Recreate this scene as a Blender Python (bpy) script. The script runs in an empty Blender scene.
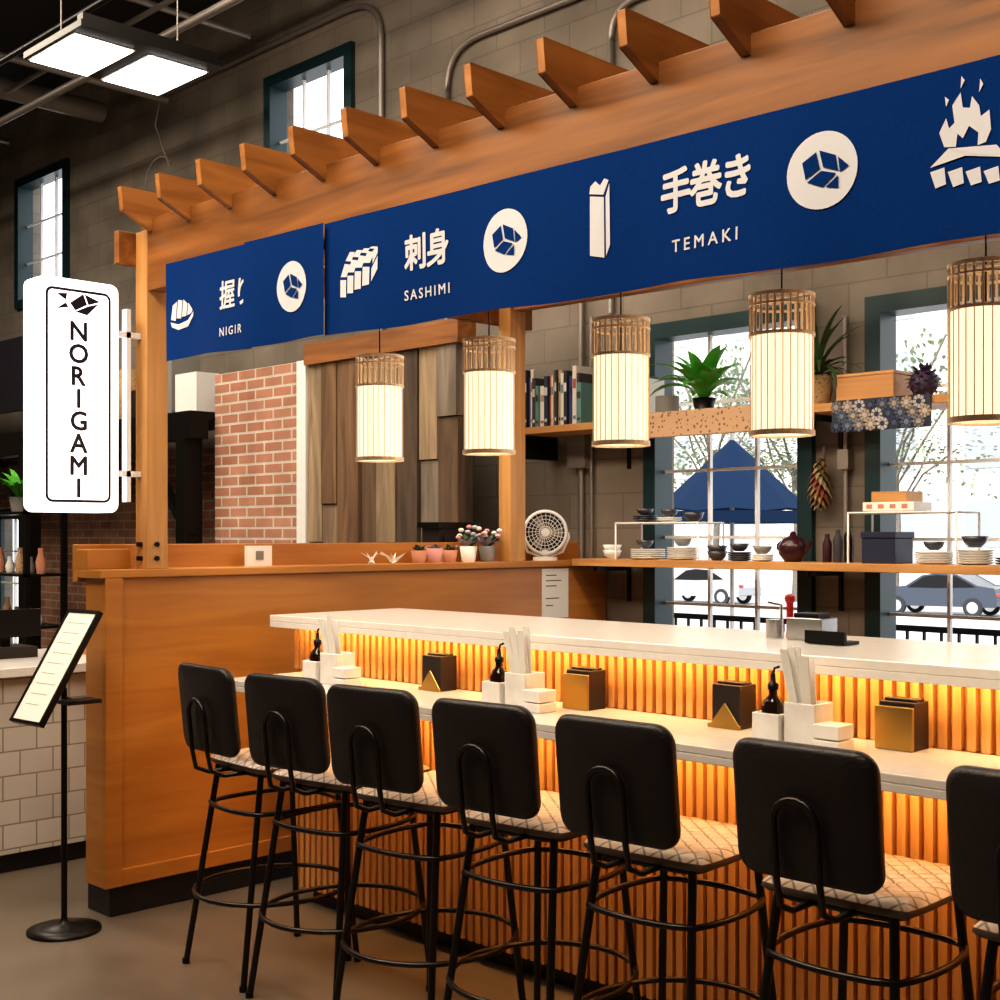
import bpy, math, random
from mathutils import Vector, Matrix
random.seed(7)
sc=bpy.context.scene
try:
    sc.view_settings.view_transform='Standard'
    sc.view_settings.look='Medium High Contrast'
except Exception as e: print(e)

# ---------------------------------------------------------------- materials
def newmat(name):
    m=bpy.data.materials.new(name); m.use_nodes=True
    nt=m.node_tree; b=nt.nodes['Principled BSDF']
    return m,nt,b
def plain(name,col,rough=.5,metal=0,emit=None,es=0,bump=0,noise=0.0,nscale=8,spec=None):
    m,nt,b=newmat(name)
    b.inputs['Base Color'].default_value=(*col,1); b.inputs['Roughness'].default_value=rough
    b.inputs['Metallic'].default_value=metal
    if spec is not None: b.inputs['Specular IOR Level'].default_value=spec
    if emit:
        b.inputs['Emission Color'].default_value=(*emit,1); b.inputs['Emission Strength'].default_value=es
    if noise>0 or bump>0:
        tc=nt.nodes.new('ShaderNodeTexCoord'); n=nt.nodes.new('ShaderNodeTexNoise')
        n.inputs['Scale'].default_value=nscale; n.inputs['Detail'].default_value=6
        nt.links.new(tc.outputs['Object'],n.inputs['Vector'])
        if noise>0:
            r=nt.nodes.new('ShaderNodeValToRGB')
            r.color_ramp.elements[0].position=.3; r.color_ramp.elements[1].position=.7
            r.color_ramp.elements[0].color=(*[c*(1-noise) for c in col],1)
            r.color_ramp.elements[1].color=(*[min(1,c*(1+noise)) for c in col],1)
            nt.links.new(n.outputs['Fac'],r.inputs['Fac']); nt.links.new(r.outputs['Color'],b.inputs['Base Color'])
        if bump>0:
            bp=nt.nodes.new('ShaderNodeBump'); bp.inputs['Strength'].default_value=bump; bp.inputs['Distance'].default_value=.02
            nt.links.new(n.outputs['Fac'],bp.inputs['Height']); nt.links.new(bp.outputs['Normal'],b.inputs['Normal'])
    return m
def wood(name,c1,c2,scale=(2,20,20),rough=.45,bump=.05,p0=.32,p1=.68,dist=.6):
    m,nt,b=newmat(name)
    tc=nt.nodes.new('ShaderNodeTexCoord'); mp=nt.nodes.new('ShaderNodeMapping'); mp.inputs['Scale'].default_value=scale
    n=nt.nodes.new('ShaderNodeTexNoise'); n.inputs['Scale'].default_value=1; n.inputs['Detail'].default_value=8; n.inputs['Distortion'].default_value=dist
    r=nt.nodes.new('ShaderNodeValToRGB'); r.color_ramp.elements[0].position=p0; r.color_ramp.elements[1].position=p1
    r.color_ramp.elements[0].color=(*c1,1); r.color_ramp.elements[1].color=(*c2,1)
    nt.links.new(tc.outputs['Object'],mp.inputs['Vector']); nt.links.new(mp.outputs['Vector'],n.inputs['Vector'])
    nt.links.new(n.outputs['Fac'],r.inputs['Fac']); nt.links.new(r.outputs['Color'],b.inputs['Base Color'])
    bp=nt.nodes.new('ShaderNodeBump'); bp.inputs['Strength'].default_value=bump; bp.inputs['Distance'].default_value=.01
    nt.links.new(n.outputs['Fac'],bp.inputs['Height']); nt.links.new(bp.outputs['Normal'],b.inputs['Normal'])
    b.inputs['Roughness'].default_value=rough
    return m
def bricks(name,c1,c2,mort,w,h,ms,axis='X',rough=.8,bump=.5,offset=.5,noise=.35,ns=3):
    m,nt,b=newmat(name)
    tc=nt.nodes.new('ShaderNodeTexCoord'); sp=nt.nodes.new('ShaderNodeSeparateXYZ'); cb=nt.nodes.new('ShaderNodeCombineXYZ')
    nt.links.new(tc.outputs['Object'],sp.inputs[0]); nt.links.new(sp.outputs[axis],cb.inputs['X']); nt.links.new(sp.outputs['Z'],cb.inputs['Y'])
    br=nt.nodes.new('ShaderNodeTexBrick'); br.offset=offset
    br.inputs['Scale'].default_value=1; br.inputs['Brick Width'].default_value=w; br.inputs['Row Height'].default_value=h
    br.inputs['Mortar Size'].default_value=ms; br.inputs['Color1'].default_value=(*c1,1); br.inputs['Color2'].default_value=(*c2,1); br.inputs['Mortar'].default_value=(*mort,1)
    br.inputs['Mortar Smooth'].default_value=.2
    nt.links.new(cb.outputs[0],br.inputs['Vector'])
    n=nt.nodes.new('ShaderNodeTexNoise'); n.inputs['Scale'].default_value=ns; n.inputs['Detail'].default_value=7
    nt.links.new(tc.outputs['Object'],n.inputs['Vector'])
    r=nt.nodes.new('ShaderNodeValToRGB'); r.color_ramp.elements[0].position=.3; r.color_ramp.elements[1].position=.7
    r.color_ramp.elements[0].color=(1-noise,)*3+(1,); r.color_ramp.elements[1].color=(1,1,1,1)
    mx=nt.nodes.new('ShaderNodeMixRGB'); mx.blend_type='MULTIPLY'; mx.inputs['Fac'].default_value=1
    nt.links.new(n.outputs['Fac'],r.inputs['Fac']); nt.links.new(br.outputs['Color'],mx.inputs['Color1']); nt.links.new(r.outputs['Color'],mx.inputs['Color2'])
    nt.links.new(mx.outputs['Color'],b.inputs['Base Color'])
    bp=nt.nodes.new('ShaderNodeBump'); bp.inputs['Strength'].default_value=bump; bp.inputs['Distance'].default_value=.01; bp.invert=True
    nt.links.new(br.outputs['Fac'],bp.inputs['Height']); nt.links.new(bp.outputs['Normal'],b.inputs['Normal'])
    b.inputs['Roughness'].default_value=rough
    return m
def speckle(name,base,dot,scale):
    m,nt,b=newmat(name)
    tc=nt.nodes.new('ShaderNodeTexCoord'); v=nt.nodes.new('ShaderNodeTexVoronoi'); v.inputs['Scale'].default_value=scale
    r=nt.nodes.new('ShaderNodeValToRGB'); r.color_ramp.interpolation='CONSTANT'
    r.color_ramp.elements[0].color=(*dot,1); r.color_ramp.elements[1].position=.28; r.color_ramp.elements[1].color=(*base,1)
    nt.links.new(tc.outputs['Object'],v.inputs['Vector']); nt.links.new(v.outputs['Distance'],r.inputs['Fac']); nt.links.new(r.outputs['Color'],b.inputs['Base Color'])
    b.inputs['Roughness'].default_value=.8
    return m
def quilt(name,base,seam,freq,rough):
    m,nt,b=newmat(name); L=nt.links.new
    tc=nt.nodes.new('ShaderNodeTexCoord'); sp=nt.nodes.new('ShaderNodeSeparateXYZ'); L(tc.outputs['Object'],sp.inputs[0])
    def mth(op,a,c=None):
        n=nt.nodes.new('ShaderNodeMath'); n.operation=op
        for i,q in enumerate((a,c)):
            if q is None: continue
            if isinstance(q,(int,float)): n.inputs[i].default_value=q
            else: L(q,n.inputs[i])
        return n.outputs[0]
    a=mth('ABSOLUTE',mth('SINE',mth('MULTIPLY',mth('ADD',sp.outputs['X'],sp.outputs['Y']),freq)))
    c=mth('ABSOLUTE',mth('SINE',mth('MULTIPLY',mth('SUBTRACT',sp.outputs['X'],sp.outputs['Y']),freq)))
    q=mth('MINIMUM',a,c); r=nt.nodes.new('ShaderNodeValToRGB'); r.color_ramp.elements[0].position=.04; r.color_ramp.elements[0].color=(*seam,1)
    r.color_ramp.elements[1].position=.36; r.color_ramp.elements[1].color=(*base,1)
    L(q,r.inputs['Fac']); L(r.outputs['Color'],b.inputs['Base Color']); b.inputs['Roughness'].default_value=rough
    return m

WOODP=wood('oak_veneer',(.39,.152,.027),(.52,.224,.046),(1.5,1.2,14),.36)
WOODX=wood('beam_wood',(.15,.054,.011),(.33,.128,.030),(1.2,12,16),.5)
WOODR=wood('rafter_wood',(.27,.103,.022),(.47,.20,.052),(14,1.5,16),.5)
WOODV=wood('post_wood',(.40,.19,.06),(.58,.31,.11),(18,18,1.2),.45)
WOODS=wood('slat_wood',(.45,.22,.075),(.61,.33,.125),(30,30,1.5),.5)
SHELFW=wood('shelf_wood',(.44,.21,.07),(.58,.31,.12),(1.5,18,18),.5)
PLANKS=[wood('old_plank_%d'%i,c,tuple(k*2.4 for k in c),(10,10,1.1),.9,.5,.3,.7,1.4) for i,c in enumerate([(.075,.048,.030),(.13,.09,.06),(.048,.033,.023),(.12,.10,.08),(.095,.055,.030),(.17,.125,.08)])]
WHITEQ=plain('white_quartz',(.80,.78,.76),.16,noise=.03,nscale=30)
CTRQ=plain('pale_grey_counter',(.58,.56,.54),.22,noise=.04,nscale=40)
BLACK=plain('black_metal',(.012,.011,.011),.38,.6)
BLKV=plain('black_vinyl',(.010,.007,.008),.42,0,bump=.15,nscale=150)
TUBE=plain('gunmetal_tube',(.045,.040,.040),.33,.9)
KICK=plain('dark_kick',(.010,.010,.016),.4)
CONC=bricks('concrete_block',(.275,.235,.195),(.245,.21,.175),(.20,.172,.145),.42,.205,.005,'X',.9,.25,.5,.5,1.6)
CONCY=bricks('concrete_block_side',(.30,.26,.22),(.27,.235,.2),(.19,.17,.15),.42,.205,.006,'Y',.9,.35)
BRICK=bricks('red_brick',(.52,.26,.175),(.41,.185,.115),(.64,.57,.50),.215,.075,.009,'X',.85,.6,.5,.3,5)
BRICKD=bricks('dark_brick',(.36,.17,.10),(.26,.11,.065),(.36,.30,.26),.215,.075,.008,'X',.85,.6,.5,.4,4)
TILE=bricks('white_subway_tile',(.66,.62,.57),(.60,.56,.52),(.33,.30,.27),.165,.115,.004,'Y',.2,.5,.5,.08,3)
FLOORM=plain('polished_concrete',(.150,.122,.096),.34,0,noise=.32,nscale=1.4)
CEILM=plain('ceiling_dark',(.03,.028,.028),.9)
TEAL=plain('teal_frame',(.005,.030,.038),.4)
WHITE=plain('white_paint',(.8,.8,.8),.5)
WHITEP=plain('white_paper',(.82,.81,.78),.8)
GALV=plain('galvanised_steel',(.30,.27,.25),.45,.6)
STEEL=plain('stainless_steel',(.6,.6,.6),.22,1)
BLUE=plain('banner_blue',(.001,.032,.165),.9,0,bump=.12,noise=.14,nscale=220,spec=.1)
PRINT=plain('banner_print',(.66,.68,.75),.9,spec=.1)
BRASS=plain('brass',(.55,.36,.11),.36,1)
DARKW=plain('dark_leather',(.016,.009,.007),.5)
MARBLE=plain('white_marble',(.80,.77,.74),.25,noise=.08,nscale=14)
SOY=plain('soy_glass',(.02,.008,.005),.08)
BAMB=wood('bamboo',(.66,.50,.35),(.82,.66,.48),(30,30,2),.5)
SHADE=plain('lamp_shade_lit',(.9,.85,.75),.8,0,(1,.76,.49),1.12)
SIGNW=plain('sign_acrylic_lit',(.9,.9,.9),.4,0,(1,.95,.97),1.6)
LEDW=plain('led_panel_lit',(.9,.9,.9),.4,0,(1,.97,.92),6)
STRIP=plain('led_strip_lit',(.9,.7,.4),.4,0,(1,.60,.25),6)
SIGNK=plain('sign_black',(.01,.004,.012),.5)
GREEN=plain('leaf_green',(.10,.42,.05),.4,noise=.35,nscale=12)
GREEND=plain('leaf_dark',(.045,.095,.03),.5,noise=.3,nscale=12)
TERRA=plain('terracotta',(.55,.25,.16),.8)
PINK=plain('dusty_pink',(.62,.30,.28),.8)
LILAC=plain('lilac_leaf',(.42,.40,.50),.7)
GREYP=plain('grey_pot',(.22,.21,.20),.7)
WICK=speckle('wicker',(.42,.28,.14),(.2,.11,.05),60)
SPECK=speckle('speckled_paper',(.50,.33,.21),(.18,.10,.07),42)
PLATE=plain('ceramic_white',(.78,.77,.74),.2)
PLATEB=plain('ceramic_dark',(.05,.05,.065),.2)
NAVY=plain('navy_box',(.012,.018,.05),.5)
MAROON=plain('maroon_glaze',(.04,.01,.016),.25)
PURPLE=plain('dark_purple',(.05,.03,.07),.6)
RED=plain('red_plastic',(.45,.02,.02),.4)
UMB=plain('umbrella_blue',(.004,.014,.038),.8,spec=.1)
ASPH=plain('asphalt',(.36,.36,.37),.9,noise=.12,nscale=2)
PAVE=plain('pale_paving',(.55,.54,.52),.9,noise=.08,nscale=3)
FACADE=bricks('pale_facade',(.74,.72,.69),(.70,.68,.65),(.60,.58,.56),.6,.3,.01,'X',.9,.2)
GLASSD=plain('dark_glass',(.26,.28,.30),.3)
BARK=plain('bark',(.13,.11,.09),.9,noise=.4,nscale=20)
FOLI=plain('foliage',(.22,.26,.16),.8,noise=.4,nscale=5)
CARP=plain('car_grey',(.05,.06,.08),.25,.3)
CARQ=plain('car_silver',(.35,.36,.38),.25,.1)
RUBBER=plain('rubber',(.015,.015,.015),.7)

# ---------------------------------------------------------------- mesh builder
class M:
    def __init__(s): s.v=[];s.f=[];s.m=[];s.sm=[];s.mats=[];s.T=Matrix.Identity(4)
    def mi(s,mat):
        if mat not in s.mats: s.mats.append(mat)
        return s.mats.index(mat)
    def add(s,vs,fs,mat,smooth=False):
        o=len(s.v); s.v+=[tuple(s.T@Vector(p)) for p in vs]; i=s.mi(mat)
        for f in fs: s.f.append([o+k for k in f]); s.m.append(i); s.sm.append(smooth)
    def box(s,x0,x1,y0,y1,z0,z1,mat):
        vs=[(x,y,z) for x in (x0,x1) for y in (y0,y1) for z in (z0,z1)]
        s.add(vs,[(0,1,3,2),(4,6,7,5),(0,4,5,1),(2,3,7,6),(0,2,6,4),(1,5,7,3)],mat)
    def lathe(s,c,prof,mat,n=24,smooth=True,ax='Z',cap=True):
        vs=[];fs=[]
        for (r,z) in prof:
            for k in range(n):
                a=2*math.pi*k/n; p=(r*math.cos(a),r*math.sin(a),z)
                if ax=='X': p=(p[2],p[0],p[1])
                if ax=='Y': p=(p[0],p[2],p[1])
                vs.append((c[0]+p[0],c[1]+p[1],c[2]+p[2]))
        for i in range(len(prof)-1):
            for k in range(n):
                a=i*n+k;b=i*n+(k+1)%n; fs.append((a,b,b+n,a+n))
        s.add(vs,fs,mat,smooth)
        if cap:
            if prof[0][0]>1e-5: s.add(vs[:n],[tuple(reversed(range(n)))],mat)
            if prof[-1][0]>1e-5: s.add(vs[-n:],[tuple(range(n))],mat)
    def cyl(s,c,r,h,mat,n=24,ax='Z'): s.lathe(c,[(r,0),(r,h)],mat,n,True,ax)
    def sph(s,c,r,mat,sx=1,sy=1,sz=1,n=14):
        vs=[];fs=[]
        for i in range(n+1):
            t=math.pi*i/n
            for k in range(n):
                a=2*math.pi*k/n; vs.append((c[0]+sx*r*math.sin(t)*math.cos(a),c[1]+sy*r*math.sin(t)*math.sin(a),c[2]+sz*r*math.cos(t)))
        for i in range(n):
            for k in range(n):
                a=i*n+k;b=i*n+(k+1)%n; fs.append((a,a+n,b+n,b))
        s.add(vs,fs,mat,True)
    def tube(s,pts,r,mat,n=8,closed=False):
        P=[Vector(p) for p in pts]; N=len(P); rings=[]; up=None
        for i in range(N):
            if closed: t=(P[(i+1)%N]-P[i-1])
            else: t=P[min(i+1,N-1)]-P[max(i-1,0)]
            t.normalize()
            if up is None:
                up=Vector((0,0,1)) if abs(t.z)<.9 else Vector((1,0,0))
            up=(up-t*up.dot(t)); 
            if up.length<1e-4: up=t.orthogonal()
            up.normalize(); sd=t.cross(up)
            rings.append([tuple(P[i]+(up*math.cos(2*math.pi*k/n)+sd*math.sin(2*math.pi*k/n))*r) for k in range(n)])
        vs=[p for q in rings for p in q]; fs=[]
        for i in range(N if closed else N-1):
            j=(i+1)%N
            for k in range(n): fs.append((i*n+k,i*n+(k+1)%n,j*n+(k+1)%n,j*n+k))
        s.add(vs,fs,mat,True)
        if not closed:
            s.add(rings[0],[tuple(range(n))],mat); s.add(rings[-1],[tuple(range(n))],mat)
    def prism(s,poly,fn,d0,d1,mat):
        n=len(poly); vs=[fn(a,b,d0) for a,b in poly]+[fn(a,b,d1) for a,b in poly]
        fs=[tuple(range(n)),tuple(reversed(range(n,2*n)))]+[(k,(k+1)%n,n+(k+1)%n,n+k) for k in range(n)]
        s.add(vs,fs,mat)
    def leaf(s,base,az,el,L,w,droop,mat,seg=6,curl=.25):
        b=Vector(base); p=b.copy(); e=el; vs=[]; d=L/seg
        side=Vector((-math.sin(az),math.cos(az),0))
        for i in range(seg+1):
            t=i/seg; ww=w*math.sin(math.pi*min(1,.12+t*.88))**.8 if t<1 else 0.001
            vs+= [tuple(p-side*ww+Vector((0,0,curl*ww))),tuple(p),tuple(p+side*ww+Vector((0,0,curl*ww)))]
            p=p+Vector((math.cos(az)*math.cos(e),math.sin(az)*math.cos(e),math.sin(e)))*d; e-=droop/seg
        fs=[]
        for i in range(seg):
            a=i*3; fs+=[(a,a+1,a+4,a+3),(a+1,a+2,a+5,a+4)]
        s.add(vs,fs,mat,True)
    def obj(s,name,bevel=0,seg=2,mw=None):
        me=bpy.data.meshes.new(name); me.from_pydata(s.v,[],s.f)
        for m in s.mats: me.materials.append(m)
        me.polygons.foreach_set('material_index',s.m); me.polygons.foreach_set('use_smooth',s.sm); me.update()
        o=bpy.data.objects.new(name,me); sc.collection.objects.link(o)
        if mw is not None: o.matrix_world=mw
        if bevel>0:
            b=o.modifiers.new('bev','BEVEL'); b.width=bevel; b.segments=seg; b.limit_method='ANGLE'; b.angle_limit=math.radians(50)
        return o
def rrect(w,h,r,n=6):
    pts=[]
    for cx,cy,a0 in ((w/2-r,h/2-r,0),(-w/2+r,h/2-r,90),(-w/2+r,-h/2+r,180),(w/2-r,-h/2+r,270)):
        for k in range(n+1):
            a=math.radians(a0+90*k/n); pts.append((cx+r*math.cos(a),cy+r*math.sin(a)))
    return pts
def textmesh(body,size,spacing=1.0,xs=1.0):
    cu=bpy.data.curves.new('tmp','FONT'); cu.body=body; cu.size=size; cu.align_x='CENTER'; cu.align_y='CENTER'; cu.space_character=spacing
    cu.resolution_u=3
    o=bpy.data.objects.new('tmp',cu); sc.collection.objects.link(o)
    bpy.context.view_layer.update()
    dg=bpy.context.evaluated_depsgraph_get(); me=o.evaluated_get(dg).to_mesh()
    vs=[(v.co.x,v.co.y) for v in me.vertices]; fs=[tuple(p.vertices) for p in me.polygons]
    o.evaluated_get(dg).to_mesh_clear(); bpy.data.objects.remove(o); bpy.data.curves.remove(cu)
    cx=(min(a for a,b in vs)+max(a for a,b in vs))/2; cy=(min(b for a,b in vs)+max(b for a,b in vs))/2
    return [((a-cx)*xs,b-cy) for a,b in vs],fs
def boldshift(t): return [(0,0)] if t==0 else [(0,0),(t,0),(-t,0),(0,t),(0,-t),(t*.7,t*.7),(-t*.7,-t*.7),(t*.7,-t*.7),(-t*.7,t*.7)]

# ---------------------------------------------------------------- room shell
CZ=5.9; YB=5.85
def wallholes(m,x0,x1,z0,z1,y0,y1,holes,mat):
    xs=sorted(set([x0,x1]+[h[0] for h in holes]+[h[1] for h in holes])); zs=sorted(set([z0,z1]+[h[2] for h in holes]+[h[3] for h in holes]))
    for i in range(len(xs)-1):
        run=None
        for j in range(len(zs)-1):
            cx=(xs[i]+xs[i+1])/2; cz=(zs[j]+zs[j+1])/2
            if any(h[0]<cx<h[1] and h[2]<cz<h[3] for h in holes):
                if run is not None: m.box(xs[i],xs[i+1],y0,y1,run,zs[j],mat); run=None
            elif run is None: run=zs[j]
        if run is not None: m.box(xs[i],xs[i+1],y0,y1,run,z1,mat)
HO=[(-4.65,-3.55,.75,2.80),(-3.25,-2.15,.75,2.78),(-1.85,-.75,.75,2.78),(-8.42,-7.33,3.75,5.16),(-12.83,-11.70,3.9,5.22),(-13.5,-12.15,.35,1.85)]
m=M(); wallholes(m,-17,3.6,0,CZ,YB,YB+.25,HO,CONC); m.obj('wall_back')
m=M(); m.box(-17.2,-17,-4,YB+.25,0,CZ,CONCY); m.obj('wall_left')
m=M(); m.box(3.6,3.8,-4,YB+.25,0,CZ,CONCY); m.obj('wall_right')
m=M(); m.box(-17.2,3.8,-4.2,-4,0,CZ,CONC); m.obj('wall_front')
m=M(); m.box(-17.2,3.8,-4.2,YB+.25,-.1,0,FLOORM); m.obj('floor')
m=M(); m.box(-17.2,3.8,-4.2,YB+.25,CZ,CZ+.15,CEILM); m.obj('ceiling')
for i,(a,b,c,d) in enumerate(HO):
    m=M(); fw=.085; y0,y1=YB-.04,YB+.12
    m.box(a,a+fw,y0,y1,c,d,TEAL); m.box(b-fw,b,y0,y1,c,d,TEAL); m.box(a+fw,b-fw,y0,y1,d-fw,d,TEAL); m.box(a+fw,b-fw,y0,y1,c,c+fw,TEAL)
    nx=3; nz=max(2,round((d-c)/.42))
    for k in range(1,nx):
        x=a+fw+(b-a-2*fw)*k/nx; m.box(x-.008,x+.008,YB+.05,YB+.075,c+fw,d-fw,WHITE)
    for k in range(1,nz):
        z=c+fw+(d-c-2*fw)*k/nz; m.box(a+fw,b-fw,YB+.052,YB+.073,z-.008,z+.008,WHITE)
    m.obj('window_%d'%(i+1))

m=M()
def arc(p0,p1,p2,n=8):
    return [tuple((1-t)**2*a+2*t*(1-t)*b+t*t*c for a,b,c in zip(p0,p1,p2)) for t in [k/n for k in range(n+1)]]
yc=YB-.03
m.tube([(-6.32,yc,3.0),(-6.32,yc,4.55)]+arc((-6.32,yc,4.55),(-6.32,yc,4.84),(-6.0,yc,4.84))+[(-3.5,yc,4.84)],.02,GALV)
m.tube([(-5.13,yc,.6),(-5.13,yc,4.3)],.018,GALV); m.tube([(-5.05,yc,.6),(-5.05,yc,2.9)],.012,GALV)
m.tube([(-4.9,yc,2.9),(-4.9,yc,4.5)]+arc((-4.9,yc,4.5),(-4.9,yc,4.7),(-4.7,yc,4.7))+[(-2,yc,4.7)],.02,GALV)
m.tube([(-3.36,yc,1.5),(-3.36,yc,2.7)],.014,GALV); m.box(-3.39,-3.33,yc-.03,YB,1.93,2.03,GALV)
m.tube([(-7.0,yc,3.0),(-7.0,yc,5.1)]+arc((-7.0,yc,5.1),(-7.0,yc,5.4),(-7.4,yc,5.4))+[(-10,yc,5.4)],.022,GALV)
m.box(-5.2,-5.06,yc-.05,YB,2.0,2.2,GALV)
m.obj('wall_conduit_pipes')
m=M()
for y in (-2,-.5,1,2.5,4):
    m.box(-17,3.6,y-.04,y+.04,CZ-.35,CZ-.30,GREYP); m.box(-17,3.6,y-.04,y+.04,CZ-.05,CZ,BLACK)
    x=-17
    while x<3: m.tube([(x,y,CZ-.33),(x+.3,y,CZ-.03),(x+.6,y,CZ-.33)],.014,GREYP,6); x+=.6
m.tube([(-17,5.2,5.45),(3,5.2,5.45)],.03,GALV); m.tube([(-17,4.7,5.3),(3,4.7,5.3)],.02,GALV)
m.tube([(-17,3.9,4.9),(-5,3.9,4.9)],.022,BLACK); m.tube([(-17,4.6,5.0),(-4,4.6,5.0)],.030,GALV)
m.tube([(-9.5,-2,5.2),(-9.5,5.6,5.2)],.03,GALV);m.tube([(-12.5,-2,5.5),(-12.5,5.6,5.5)],.03,GALV,10);m.tube([(-8.3,-2,5.4),(-8.3,5.6,5.4)],.025,GALV,10)
m.tube([(-10.6,-2,5.35),(-10.6,5.6,5.35)],.09,GALV,16); m.tube([(-17,3.1,5.35),(3,3.1,5.35)],.025,GALV)
m.obj('ceiling_pipes')
m=M(); m.tube([(-9.5,5.6,5.5),(-9.6,5.55,5.0),(-9.3,5.5,4.6)]+[(-9.45+.22*math.cos(a),5.5,4.5+.2*math.sin(a)) for a in [k*.5 for k in range(1,13)]],.006,GREYP,6); m.obj('hanging_cable')

# ---------------------------------------------------------------- partition
m=M()
m.box(-5.10,-4.95,2.62,5.84,.13,1.42,WOODP)
m.box(-5.16,-4.965,2.66,5.84,0,.13,KICK)
m.box(-5.14,-4.93,2.60,5.84,1.42,1.455,WOODP)
m.box(-5.18,-5.14,2.60,5.84,1.40,1.56,WOODP)
m.box(-5.14,-5.05,2.60,2.80,1.455,1.54,WOODP)
m.box(-4.95,-4.93,2.62,2.70,.13,1.42,WOODP)
m.box(-4.95,-4.935,2.70,5.84,.13,.20,WOODP)
m.obj('wood_partition',.004)
# ---------------------------------------------------------------- pergola
SL=-.0145
def bz(x): return SL*(x+4.9)
m=M()
def sbox(m,x0,x1,y0,y1,z0,z1,mat):
    vs=[(x,y,z+bz(x)) for x in (x0,x1) for y in (y0,y1) for z in (z0,z1)]
    m.add(vs,[(0,1,3,2),(4,6,7,5),(0,4,5,1),(2,3,7,6),(0,2,6,4),(1,5,7,3)],mat)
sbox(m,-5.00,1.6,2.825,2.90,2.64,2.945,WOODX)
sbox(m,-5.02,1.6,5.05,5.12,2.83,2.95,WOODX)
m.box(-5.04,-4.945,2.82,2.92,1.455,2.90,WOODV); m.box(-5.04,-4.95,5.03,5.15,1.455,2.90,WOODV)
m.box(-5.08,-5.04,2.74,5.3,2.76,2.90,WOODX)
for z in (1.50,1.56): m.cyl((-4.99,2.80,z),.011,.02,BLACK,10,'Y')
for z in (1.50,1.56): m.cyl((-4.947,2.865,z),.011,.012,BLACK,10,'X')
for i in range(21):
    x=-4.92+.3*i
    if x>1.5: break
    poly=[(2.680,3.05),(2.69,2.955),(2.835,2.885),(5.25,2.885),(5.25,3.05)]
    m.prism(poly,lambda a,b,d,x=x:(x+d,a,b+bz(x)),-.015,.015,WOODR)
m.obj('pergola_frame',.002,1)
# ---------------------------------------------------------------- banner
def wav(x,z): return .013*math.sin(x*8+1)+.003*math.sin(x*19+z*3)
def btop(x): return 2.722-.0172*(x+4.74)
def bbot(x): return 2.322-.0165*(x+4.74)+.005*math.sin(x*8)
def by(x,z,yo): 
    s_=max(0,min(1,(btop(x)-z)/(btop(x)-bbot(x)))); return yo+wav(x,z)*(.15+.85*s_)
m=M()
def panel(x0,x1,yo):
    n=max(8,int((x1-x0)/.03)); vs=[];fs=[];k=8
    for i in range(n+1):
        x=x0+(x1-x0)*i/n
        top=btop(x); bot=bbot(x)
        for j in range(k+1):
            z=top+(bot-top)*j/k; vs.append((x,by(x,z,yo),z))
    for i in range(n):
        for j in range(k):
            a=i*(k+1)+j; fs.append((a,a+1,a+k+2,a+k+1))
    m.add(vs,fs,BLUE,True)
YA,YBb,YC=2.800,2.782,2.798
panel(-4.76,-4.12,YA); panel(-4.155,-3.665,YBb); panel(-3.68,1.5,YC)
def pf(poly,cx,cz,mat=PRINT,yo=YC,s=1,off=.003):
    n=len(poly)
    m.add([(cx+a*s,by(cx+a*s,cz+b*s,yo)-off,cz+b*s) for a,b in poly],[tuple(range(n))],mat)
def tx(body,cx,cz,size,bold=0,sp=1,xs=1,yo=YC):
    v,f=textmesh(body,size,sp,xs)
    for q,(dx,dz) in enumerate(boldshift(bold)):
        m.add([(cx+a+dx,by(cx+a+dx,cz+b+dz,yo)-.0025-.00004*q,cz+b+dz) for a,b in v],f,PRINT)
tx('握り',-4.245,2.535,.118,.0022,.95,.95,YA)
tx('NIGIRI',-4.255,2.392,.047,.0008,1.35,1,YA)
tx('刺身',-3.14,2.53,.122,.0034,.93,.9)
tx('SASHIMI',-3.14,2.392,.047,.0008,1.35)
tx('手巻き',-2.03,2.53,.124,.0036,.90,.86)
tx('TEMAKI',-2.03,2.380,.047,.0008,1.5)
def circ(cx,cz,r,yo=YC):
    vs=[(cx,by(cx,cz,yo)-.003,cz)]; fs=[]; n=40; R_=6
    for q in range(1,R_+1):
        for k in range(n):
            a=2*math.pi*k/n; x=cx+r*q/R_*math.cos(a); z=cz+r*q/R_*math.sin(a); vs.append((x,by(x,z,yo)-.003,z))
    for k in range(n): fs.append((0,1+k,1+(k+1)%n))
    for q in range(R_-1):
        for k in range(n): fs.append((1+q*n+k,1+(q+1)*n+k,1+(q+1)*n+(k+1)%n,1+q*n+(k+1)%n))
    m.add(vs,fs,PRINT)
    ca,sa=math.cos(-.42),math.sin(-.42)
    def B(p): pf([(a*ca-b*sa,a*sa+b*ca) for a,b in p],cx,cz,BLUE,yo,r*.98,.0055)
    B([(-.62,.03),(-.34,.40),(-.06,.03),(-.34,-.34)])
    B([(-.27,.46),(.25,.46),(.48,.10),(.02,.08)])
    B([(-.27,-.40),(.0,-.02),(.44,.03),(.22,-.40)])
    B([(.33,.44),(.72,.30),(.54,.08)])
    B([(.30,-.38),(.66,-.30),(.52,.0)])
circ(-3.86,2.505,.092,YBb); circ(-2.77,2.497,.097); circ(-1.68,2.495,.095)
for k in range(4):
    xa=-.082+.039*k; t0=(.018,.036,.034,.016)[k]; t1=(.036,.036,.018,-.012)[k]
    pf([(xa,-.028+.002*k),(xa+.033,-.036+.006*k),(xa+.046,t1+.006),(xa+.014,t0+.012)],-4.64,2.515,PRINT,YA)
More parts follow.
